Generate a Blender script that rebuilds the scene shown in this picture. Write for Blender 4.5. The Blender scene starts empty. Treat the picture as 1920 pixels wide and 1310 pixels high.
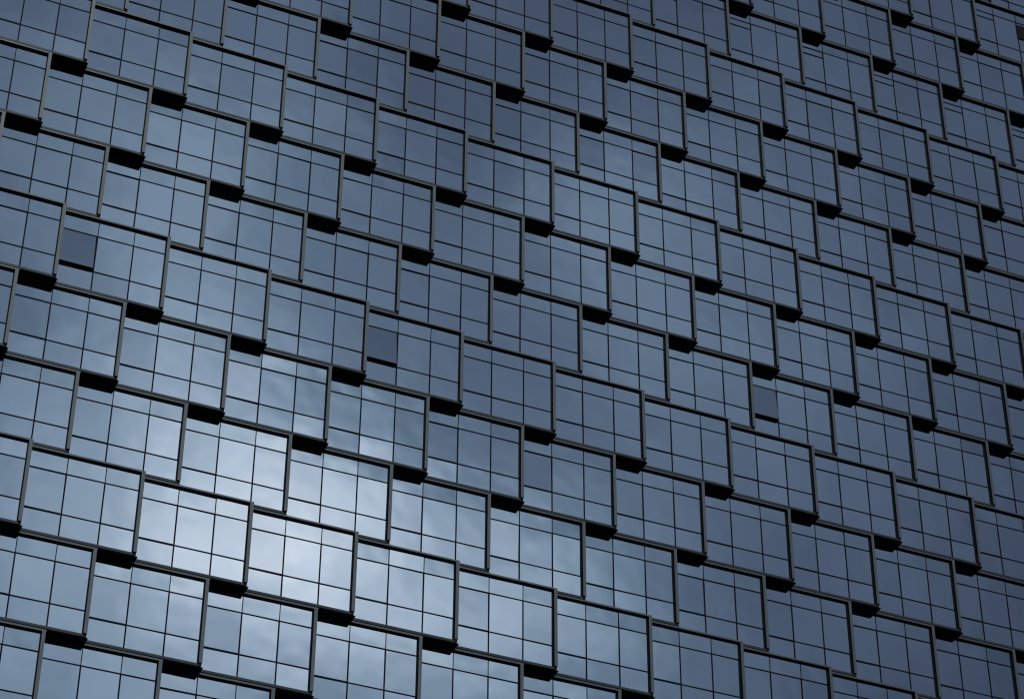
import bpy, math, random
from mathutils import Matrix, Vector

C = bpy.context.scene.collection
SC = bpy.context.scene
W = 1.4                       # metres per pane width; the facade grid below is in pane widths
Z0 = 30.2074 * W + 1.6        # height of floor line 0 above the ground

# ---------------------------------------------------------------- camera
YAW, PITCH, ROLL = 0.4912356, 0.6344378, 0.0058927
F = Vector((math.sin(YAW) * math.cos(PITCH), math.cos(YAW) * math.cos(PITCH), math.sin(PITCH)))
R0 = Vector((math.cos(YAW), -math.sin(YAW), 0.0))
U0 = R0.cross(F)
R = R0 * math.cos(ROLL) + U0 * math.sin(ROLL)
U = U0 * math.cos(ROLL) - R0 * math.sin(ROLL)
cam_data = bpy.data.cameras.new("camera")
cam_data.sensor_width = 36.0
cam_data.lens = 4700.66 / 1920 * 36.0
cam_data.clip_start = 0.5
cam_data.clip_end = 6000
cam = bpy.data.objects.new("camera", cam_data)
C.objects.link(cam)
CAM = Vector((-5.94118 * W, -51.61382 * W, 1.6))
cam.matrix_world = Matrix(((R.x, U.x, -F.x, CAM.x), (R.y, U.y, -F.y, CAM.y), (R.z, U.z, -F.z, CAM.z), (0, 0, 0, 1)))
SC.camera = cam

# ---------------------------------------------------------------- sky and sun
SUN_DIR = Vector((-0.16, -0.55, 0.82)).normalized()   # sun behind cloud, high in front of the facade
SUN_EL = math.asin(SUN_DIR.z)
SUN_ROT = math.atan2(SUN_DIR.x, SUN_DIR.y)
# brighter breaks in the overcast: direction, sharpness, strength
BREAKS = [
    (0.1540, -0.8257, 0.5427, 1300, 0.430),
    (0.1298, -0.8290, 0.5440, 353, 0.120),
    (0.1919, -0.8276, 0.5275, 1600, 0.470),
    (0.1813, -0.8612, 0.4748, 245, 0.150),
    (0.2837, -0.7256, 0.6269, 764, 0.165),
    (0.1188, -0.7651, 0.6328, 327, 0.185),
    (0.3497, -0.7228, 0.5960, 327, 0.088),
    (0.3436, -0.8036, 0.4860, 245, 0.064),
    (0.0472, -0.7352, 0.6762, 180, 0.025),
    (0.1028, -0.8722, 0.4782, 245, 0.198),
    (0.1960, -0.7643, 0.6144, 456, 0.015),
    (0.2861, -0.8306, 0.4778, 456, 0.076),
    (0.2304, -0.8245, 0.5168, 1200, 0.270),
    (0.2740, -0.8200, 0.5030, 1000, 0.260),
    (0.0918, -0.8137, 0.5740, 456, 0.060),
    (0.2283, -0.7277, 0.6468, 900, -0.040),      # darker patches of cloud
    (0.0628, -0.7846, 0.6168, 1500, -0.045),
    (0.3138, -0.7154, 0.6243, 1200, -0.035),
    (-0.2500, 0.4000, 0.8800, 2.2, 0.300),
]
SKY_BASE = 0.056
world = bpy.data.worlds.new("World")
SC.world = world
world.use_nodes = True
nt = world.node_tree
nt.nodes.clear()
N = nt.nodes.new
Lk = nt.links.new


def math_node(op, a, b=None, c=None, clamp=False):
    m = N("ShaderNodeMath")
    m.operation = op
    m.use_clamp = clamp
    for k, v in enumerate((a, b, c)):
        if v is None:
            continue
        if isinstance(v, (int, float)):
            m.inputs[k].default_value = v
        else:
            Lk(v, m.inputs[k])
    return m.outputs[0]


def vec_node(op, a, b=None, scale=None):
    m = N("ShaderNodeVectorMath")
    m.operation = op
    for k, v in enumerate((a, b)):
        if v is None:
            continue
        if isinstance(v, tuple):
            m.inputs[k].default_value = v
        else:
            Lk(v, m.inputs[k])
    if scale is not None:
        m.inputs["Scale"].default_value = scale
    return m.outputs["Value"] if op == "DOT_PRODUCT" else m.outputs["Vector"]


def noise_node(vec, scale, detail, rough, distort=0.0):
    n = N("ShaderNodeTexNoise")
    n.inputs["Scale"].default_value = scale
    n.inputs["Detail"].default_value = detail
    n.inputs["Roughness"].default_value = rough
    n.inputs["Distortion"].default_value = distort
    Lk(vec, n.inputs["Vector"])
    return n


tc = N("ShaderNodeTexCoord")
direction = tc.outputs["Generated"]
warp = noise_node(direction, 12.0, 4.0, 0.5)
off = vec_node("SUBTRACT", warp.outputs["Color"], (0.5, 0.5, 0.5))
off = vec_node("SCALE", off, scale=0.03)
wdir = vec_node("NORMALIZE", vec_node("ADD", direction, off))
lum = None
for (x, y, z, k, w) in BREAKS:
    d = vec_node("DOT_PRODUCT", wdir, tuple(Vector((x, y, z)).normalized()))
    e = math_node("EXPONENT", math_node("MULTIPLY", math_node("SUBTRACT", d, 1.0), k))
    e = math_node("MULTIPLY", e, w)
    lum = e if lum is None else math_node("ADD", lum, e)
lum = math_node("MAXIMUM", math_node("ADD", lum, SKY_BASE), 0.03)
fb = noise_node(wdir, 16.0, 5.0, 0.45, 0.0)
mod = math_node("MULTIPLY_ADD", fb.outputs["Fac"], 0.78, 0.575)
lum = math_node("MULTIPLY", lum, mod)
hue = N("ShaderNodeValToRGB")
hue.color_ramp.elements[0].position = 0.08
hue.color_ramp.elements[0].color = (0.845, 1.0, 1.41, 1)
hue.color_ramp.elements[1].position = 1.0
hue.color_ramp.elements[1].color = (1.04, 1.0, 0.98, 1)
e = hue.color_ramp.elements.new(0.24)
e.color = (0.81, 1.0, 1.24, 1)
e = hue.color_ramp.elements.new(0.5)
e.color = (0.90, 1.0, 1.12, 1)
Lk(lum, hue.inputs["Fac"])
SKY_STRENGTH = 0.1
cloud = vec_node("SCALE", hue.outputs["Color"])
Lk(math_node("MULTIPLY", lum, 1.0 / SKY_STRENGTH), cloud.node.inputs["Scale"])
sky = N("ShaderNodeTexSky")
sky.sky_type = 'NISHITA'
sky.sun_disc = False
sky.sun_elevation = SUN_EL
sky.sun_rotation = SUN_ROT
mix = N("ShaderNodeMix")
mix.data_type = 'RGBA'
mix.inputs["Factor"].default_value = 0.985        # nearly closed cloud cover
Lk(sky.outputs["Color"], mix.inputs["A"])
Lk(cloud, mix.inputs["B"])
bg = N("ShaderNodeBackground")
bg.inputs["Strength"].default_value = SKY_STRENGTH
Lk(mix.outputs["Result"], bg.inputs["Color"])
out = N("ShaderNodeOutputWorld")
Lk(bg.outputs[0], out.inputs["Surface"])

sun_data = bpy.data.lights.new("sun", 'SUN')
sun_data.energy = 0.5
sun_data.angle = math.radians(12)
sun_data.color = (1.0, 0.98, 0.95)
sun = bpy.data.objects.new("sun", sun_data)
sun.rotation_euler = SUN_DIR.to_track_quat('Z', 'Y').to_euler()
sun.location = (0, -60, 120)
C.objects.link(sun)

SC.view_settings.view_transform = 'Standard'
SC.view_settings.look = 'None'
SC.view_settings.gamma = 1.0
SC.view_settings.exposure = 0.0
SC.render.engine = 'CYCLES'
SC.cycles.filter_width = 1.2


# ---------------------------------------------------------------- materials
def principled(name, color, rough, metal=0.0, vary=0.0, vary_scale=2.0, spec=0.5):
    m = bpy.data.materials.new(name)
    m.use_nodes = True
    t = m.node_tree
    p = t.nodes["Principled BSDF"]
    p.inputs["Base Color"].default_value = (*color, 1)
    p.inputs["Roughness"].default_value = rough
    p.inputs["Metallic"].default_value = metal
    p.inputs["Specular IOR Level"].default_value = spec
    if vary:
        g = t.nodes.new("ShaderNodeNewGeometry")
        n = t.nodes.new("ShaderNodeTexNoise")
        n.inputs["Scale"].default_value = vary_scale
        n.inputs["Detail"].default_value = 6
        t.links.new(g.outputs["Position"], n.inputs["Vector"])
        r = t.nodes.new("ShaderNodeMapRange")
        r.inputs["To Min"].default_value = 1 - vary
        r.inputs["To Max"].default_value = 1 + vary
        t.links.new(n.outputs["Fac"], r.inputs["Value"])
        v = t.nodes.new("ShaderNodeVectorMath")
        v.operation = 'SCALE'
        v.inputs[0].default_value = color
        t.links.new(r.outputs["Result"], v.inputs["Scale"])
        t.links.new(v.outputs["Vector"], p.inputs["Base Color"])
    return m


def coated_glass(name, tint, bump):
    """reflective coated glazing: a tinted mirror coating with the faint waviness of toughened panes"""
    m = principled(name, tint, 0.015, 1.0)
    t = m.node_tree
    p = t.nodes["Principled BSDF"]
    g = t.nodes.new("ShaderNodeNewGeometry")
    n = t.nodes.new("ShaderNodeTexNoise")
    n.inputs["Scale"].default_value = 0.75
    n.inputs["Detail"].default_value = 1.0
    # every pane has a waviness and a very slightly different coating of its own
    n.noise_dimensions = '4D'
    mw = t.nodes.new("ShaderNodeMath")
    mw.operation = 'MULTIPLY'
    mw.inputs[1].default_value = 60.0
    t.links.new(g.outputs["Random Per Island"], mw.inputs[0])
    t.links.new(mw.outputs[0], n.inputs["W"])
    mr = t.nodes.new("ShaderNodeMapRange")
    mr.inputs["To Min"].default_value = 0.95
    mr.inputs["To Max"].default_value = 1.05
    t.links.new(g.outputs["Random Per Island"], mr.inputs["Value"])
    mv = t.nodes.new("ShaderNodeVectorMath")
    mv.operation = 'SCALE'
    mv.inputs[0].default_value = tint
    t.links.new(mr.outputs["Result"], mv.inputs["Scale"])
    t.links.new(mv.outputs["Vector"], p.inputs["Base Color"])
    t.links.new(g.outputs["Position"], n.inputs["Vector"])
    b = t.nodes.new("ShaderNodeBump")
    b.inputs["Strength"].default_value = 1.0
    b.inputs["Distance"].default_value = bump
    t.links.new(n.outputs["Fac"], b.inputs["Height"])
    t.links.new(b.outputs["Normal"], p.inputs["Normal"])
    return m


GLASS = coated_glass("vision_glass", (0.55, 0.66, 0.78), 0.006)
SPANDREL = coated_glass("spandrel_glass", (0.55, 0.668, 0.78), 0.009)
BLACK = principled("black_gasket_and_shade", (0.010, 0.014, 0.020), 0.6, vary=0.3, spec=0.2)  # gaskets and joints; also paints shade on fin sides and head rails
SOFFIT = principled("dark_soffit_metal", (0.012, 0.012, 0.012), 0.7, vary=0.4, vary_scale=3, spec=0.2)
ALU = principled("grey_aluminium", (0.32, 0.35, 0.345), 0.36, 0.7, vary=0.12, vary_scale=1.2)
SILL = principled("dark_grey_aluminium", (0.14, 0.155, 0.155), 0.42, 0.6, vary=0.15, vary_scale=1.2)
PANEL = principled("dark_panel", (0.035, 0.038, 0.034), 0.6, vary=0.2, spec=0.2)
CORE = principled("dark_concrete", (0.05, 0.05, 0.05), 0.9, vary=0.3)
ASPHALT = principled("asphalt", (0.05, 0.05, 0.05), 0.9, vary=0.35, vary_scale=0.6)

# ---------------------------------------------------------------- mesh helpers (bay space: x along, y into the building, z up; pane widths)


class MB:
    def __init__(self):
        self.v, self.f, self.m, self.mats = [], [], [], []

    def mi(self, mat):
        if mat not in self.mats:
            self.mats.append(mat)
        return self.mats.index(mat)

    def quad(self, pts, mat):
        b = len(self.v)
        self.v += [tuple(p) for p in pts]
        self.f.append((b, b + 1, b + 2, b + 3))
        self.m.append(self.mi(mat))

    def box(self, x0, x1, y0, y1, z0, z1, mat, left=None, under=None, xf=None):
        """y0 is the front; left / under give those faces a material of their own"""
        P = [(x, y, z) for z in (z0, z1) for y in (y0, y1) for x in (x0, x1)]
        if xf:
            P = [xf(p) for p in P]
        b = len(self.v)
        self.v += P
        faces = [((0, 1, 5, 4), mat), ((2, 6, 7, 3), mat), ((0, 4, 6, 2), left or mat), ((1, 3, 7, 5), mat),
                 ((0, 2, 3, 1), under or mat), ((4, 5, 7, 6), mat)]
        for q, mt in faces:
            self.f.append(tuple(b + k for k in q))
            self.m.append(self.mi(mt))

    def mesh(self, name, xf=None):
        me = bpy.data.meshes.new(name)
        me.from_pydata([tuple(c * W for c in (xf(p) if xf else p)) for p in self.v], [], self.f)
        for mt in self.mats:
            me.materials.append(mt)
        me.polygons.foreach_set("material_index", self.m)
        me.update()
        return me


def link(name, me, parent=None):
    o = bpy.data.objects.new(name, me)
    C.objects.link(o)
    o.parent = parent
    return o


# ---------------------------------------------------------------- ground
g = MB()
g.quad([(-1500, -1500, 0), (1500, -1500, 0), (1500, 1500, 0), (-1500, 1500, 0)], ASPHALT)
ground = link("ground", g.mesh("ground"))
ground["kind"] = "structure"

# ---------------------------------------------------------------- facade grid
TILT = 0.085                                    # every bay is turned a little, so the plan is a saw tooth
BW = 3 * math.cos(TILT)                         # width of a bay
TOOTH = 3 * math.sin(TILT)                      # step between neighbouring bays
TX, TY = math.cos(TILT), -math.sin(TILT)
FH = 2.54792                                    # floor height
U1, U2 = 1.010, 2.008                           # the two mullions


def top(j):
    return FH * j + 0.197 * (j >= 12) + 0.103 * (j >= 13) + 0.15 * (j >= 14)


def height(j):
    return top(j) - top(j - 1)


def rails(j):
    """heights of the two transoms below the head, and of the extra one some floors have"""
    if j in (12, 14):
        return 0.525, 1.99, 0.81
    return 0.585, 1.775, None


def origin(i, j):
    k = j % 3
    s = k * BW / 3 - BW
    return Vector((3 * i + (j // 3) * 3 + s * TX, s * TY, top(j - 1)))


def matrix(i, j):
    o = origin(i, j)
    return Matrix.Translation((o.x * W, o.y * W, o.z * W + Z0)) @ Matrix.Rotation(-TILT, 4, 'Z')


def project(i, j, x, z):
    p = matrix(i, j) @ Vector((x * W, 0, z * W)) - CAM
    d = p.dot(F)
    return 960 + 4700.66 * p.dot(R) / d, 655 - 4700.66 * p.dot(U) / d


# pieces of one bay, for a floor height h
def bay_body(m, h, tr):
    t1, t2, t3 = tr
    m.box(0, BW, 0.045, 0.06, 0.02, h - 0.004, BLACK)                     # backing behind the joints
    m.box(BW - 0.03, BW - 0.004, 0.0601, 0.42, 0.02, h - 0.004, SILL)     # return at the protruding edge
    j = 0.017
    for u in (U1, U2):                                                    # mullion joints, finer in the head band
        m.box(u - 0.0105, u + 0.0105, -0.004, 0.045, h - t1 + j, h - 0.05, BLACK)
        m.box(u - 0.018, u + 0.018, -0.006, 0.045, 0.113, h - t1 - j, BLACK)
    m.box(0, BW - 0.1, -0.005, 0.045, h - t1 - j, h - t1 + j, BLACK)
    m.box(0, U1 - 0.021, -0.009, 0.045, h - t2 - 0.024, h - t2 + 0.024, BLACK)
    m.box(U1 + 0.021, U2 - 0.021, -0.0055, 0.045, h - t2 - j, h - t2 + j, BLACK)
    m.box(U2 + 0.021, BW - 0.1, -0.0055, 0.045, h - t2 - j, h - t2 + j, BLACK)
    if t3:
        m.box(0, U1 - 0.021, -0.007, 0.045, h - t3 - j, h - t3 + j, BLACK)


def bay_fin(m, h):
    m.box(BW - 0.092, BW, -0.09, 0.06, 0.123, h - 0.056, ALU, left=BLACK)  # left face of the grey fin painted black for its shade
    m.box(BW - 0.108, BW - 0.0925, -0.03, 0.045, 0.123, h - 0.056, BLACK)


def bay_sill(m, h):
    m.box(0, BW, -0.034, 0.06, 0.05, 0.122, SILL)


def bay_head(m, h, flush):
    # under an overhanging bay the first third is painted black as the overhang's shade
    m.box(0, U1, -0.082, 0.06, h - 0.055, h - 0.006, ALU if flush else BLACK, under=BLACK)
    m.box(U1 + 0.0005, BW + 0.012, -0.082, 0.06, h - 0.055, h - 0.006, ALU, under=BLACK)  # both undersides painted black, shade put into the colour
    m.box(0, BW - 0.01, 0.0605, 0.42, h - 0.03, h - 0.006, SILL)


def bay_soffit(m, h):
    m.box(0, BW + 0.04, -0.06, 0.42, 0.0, 0.014, SOFFIT)


def bay_glass(m, h, tr, rnd, skip=None):
    t1, t2, t3 = tr
    cols = [(0.0, U1 - 0.008), (U1 + 0.008, U2 - 0.008), (U2 + 0.008, BW - 0.1)]
    rows = [(0.08, h - t2 - 0.008), (h - t2 + 0.008, h - t1 - 0.008), (h - t1 + 0.008, h - 0.03)]
    for c, (x0, x1) in enumerate(cols):
        for r, (z0, z1) in enumerate(rows):
            if skip == (c, r):
                continue
            s = 0.0046 if (c == 0 and r == 1) else 0.0033
            ax, az = rnd.gauss(0, s), rnd.gauss(0, s)          # panes never sit perfectly true
            cx, cz = (x0 + x1) / 2, (z0 + z1) / 2
            lift = 0.003 + abs(ax) * (x1 - cx) + abs(az) * (z1 - cz)
            dy = lambda x, z: lift + ax * (x - cx) + az * (z - cz)
            m.quad([(x0, dy(x0, z0), z0), (x1, dy(x1, z0), z0), (x1, dy(x1, z1), z1), (x0, dy(x0, z1), z1)],
                   SPANDREL if r == 2 else GLASS)


# ---------------------------------------------------------------- the tower
tower = bpy.data.objects.new("office_tower", None)
C.objects.link(tower)
tower.location = (20 * W, 0, 0)
tower["label"] = "dark glass office tower with stepped saw-tooth bays of blue mirrored panes in grey frames"
tower["category"] = "office building"
TP = tower.matrix_world.copy()
TP.translation = tower.location
TPI = TP.inverted()


def share(i, j):
    """picture area of a bay, clipped to the frame (grid estimate)"""
    n = 0
    h = height(j)
    for a in range(12):
        for b in range(12):
            x, y = project(i, j, BW * (a + 0.5) / 12, h * (b + 0.5) / 12)
            n += (0 < x < 1920 and 0 < y < 1310)
    if not n:
        return 0
    p = [project(i, j, *c) for c in ((0, 0), (BW, 0), (BW, h), (0, h))]
    ar = abs(sum(p[k][0] * p[(k + 1) % 4][1] - p[(k + 1) % 4][0] * p[k][1] for k in range(4))) / 2
    return ar * n / 144


ROWS = range(-17, 19)
spots = [(i, j) for j in ROWS for i in range(-6 - j // 3, 22 - j // 3)]
area = {s: share(*s) for s in spots}
SASH = {(2, 5): "bay whose narrow left window stands tilted open, below the upper left corner",
        (5, 5): "bay whose narrow left window stands tilted open, near the middle of the facade",
        (9, 6): "bay whose narrow left window stands tilted open, on the right of the facade"}
VENT = (10, 14)
order = sorted(spots, key=lambda s: -area[s])
single = set(SASH) | {VENT}
for s in order:
    if len(single) >= 99:
        break
    single.add(s)

PIECES = [("corner_fin", bay_fin), ("sill_rail", bay_sill), ("head_rail", None), ("soffit", bay_soffit)]
masters = {}


def piece(m, nm, fn, j):
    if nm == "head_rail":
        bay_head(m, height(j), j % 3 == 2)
    else:
        fn(m, height(j))



def master(j):
    """shared meshes for bays of one floor height and one glazing pattern"""
    key = (round(height(j), 4), rails(j), j % 3 == 2)
    if key not in masters:
        b = MB()
        bay_body(b, height(j), rails(j))
        d = {"window_bay": b.mesh("window_bay")}
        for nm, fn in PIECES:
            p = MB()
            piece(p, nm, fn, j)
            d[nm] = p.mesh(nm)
        masters[key] = d
    return masters[key]


def build_bay(i, j):
    d = master(j)
    bay = link("window_bay", d["window_bay"], tower)
    bay.matrix_local = TPI @ matrix(i, j)
    for nm, _ in PIECES:
        link(nm, d[nm], bay)
    gl = MB()
    rnd = random.Random(i * 131 + j * 7919 + 5)
    bay_glass(gl, height(j), rails(j), rnd, skip=(0, 1) if (i, j) in SASH else None)
    link("glass_panes", gl.mesh("glass_panes"), bay)
    return bay


for s in sorted(single):
    bay = build_bay(*s)
    h = height(s[1])
    t1, t2, t3 = rails(s[1])
    if s in SASH:
        bay["label"] = SASH[s]
        # top-hung sash pushed out at the foot
        za, zb = h - t2 + 0.03, h - t1 - 0.022
        m = MB()
        th = math.radians(5.4 if s == (9, 6) else 4.7)
        c, sn = math.cos(th), math.sin(th)

        def swing(p, zt=zb, c=c, sn=sn):
            x, y, z = p
            dz, dy = z - zt, y
            return (x, dy * c + dz * sn - 0.006, zt + dz * c - dy * sn)
        m.box(0.012, U1 - 0.03, 0.003, 0.022, za, zb, BLACK, xf=swing)
        m.quad([swing(p) for p in ((0.026, 0, za + 0.016), (U1 - 0.042, 0, za + 0.016), (U1 - 0.042, 0, zb - 0.012), (0.026, 0, zb - 0.012))], GLASS)
        o = link("open_sash", m.mesh("open_sash"), bay)
        o["label"] = "narrow mirrored window hung from the top and pushed out at its foot"
    if s == VENT:
        bay["label"] = "bay with a dark matte panel in its last pane, at the right edge"
        m = MB()
        zt, zb = h - 0.65, h - 1.34
        nsl = 9
        for k in range(nsl):
            a0 = zb + (zt - zb) * k / nsl
            m.box(U2 - 0.02, BW - 0.13, -0.03, -0.012, a0, a0 + (zt - zb) / nsl - 0.012, PANEL)
        m.box(U2 - 0.02, BW - 0.13, -0.011, -0.004, zb, zt, BLACK)
        link("louvre_panel", m.mesh("louvre_panel"), bay)

# the remaining bays (cut by the frame, or out of it) as one part
rest = MB()
for (i, j) in spots:
    if (i, j) in single:
        continue
    one = MB()
    h = height(j)
    bay_body(one, h, rails(j))
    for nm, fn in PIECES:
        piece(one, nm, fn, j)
    bay_glass(one, h, rails(j), random.Random(i * 131 + j * 7919 + 5))
    M = TPI @ matrix(i, j)
    b = len(rest.v)
    rest.v += [tuple((M @ (Vector(p) * W)) / W) for p in one.v]
    rest.f += [tuple(k + b for k in f) for f in one.f]
    idx = [rest.mi(mt) for mt in one.mats]
    rest.m += [idx[k] for k in one.m]
others = link("window_bay", rest.mesh("window_bay"), tower)
others["kind"] = "stuff"

# the tower behind its curtain wall
core = MB()
core.box(-60, 66, 1.1, 30, -Z0 / W + 0.02, top(18) + 0.6, CORE)
co = link("inner_wall", core.mesh("inner_wall", lambda p: (p[0] - 20, p[1], p[2] + Z0 / W)), tower)
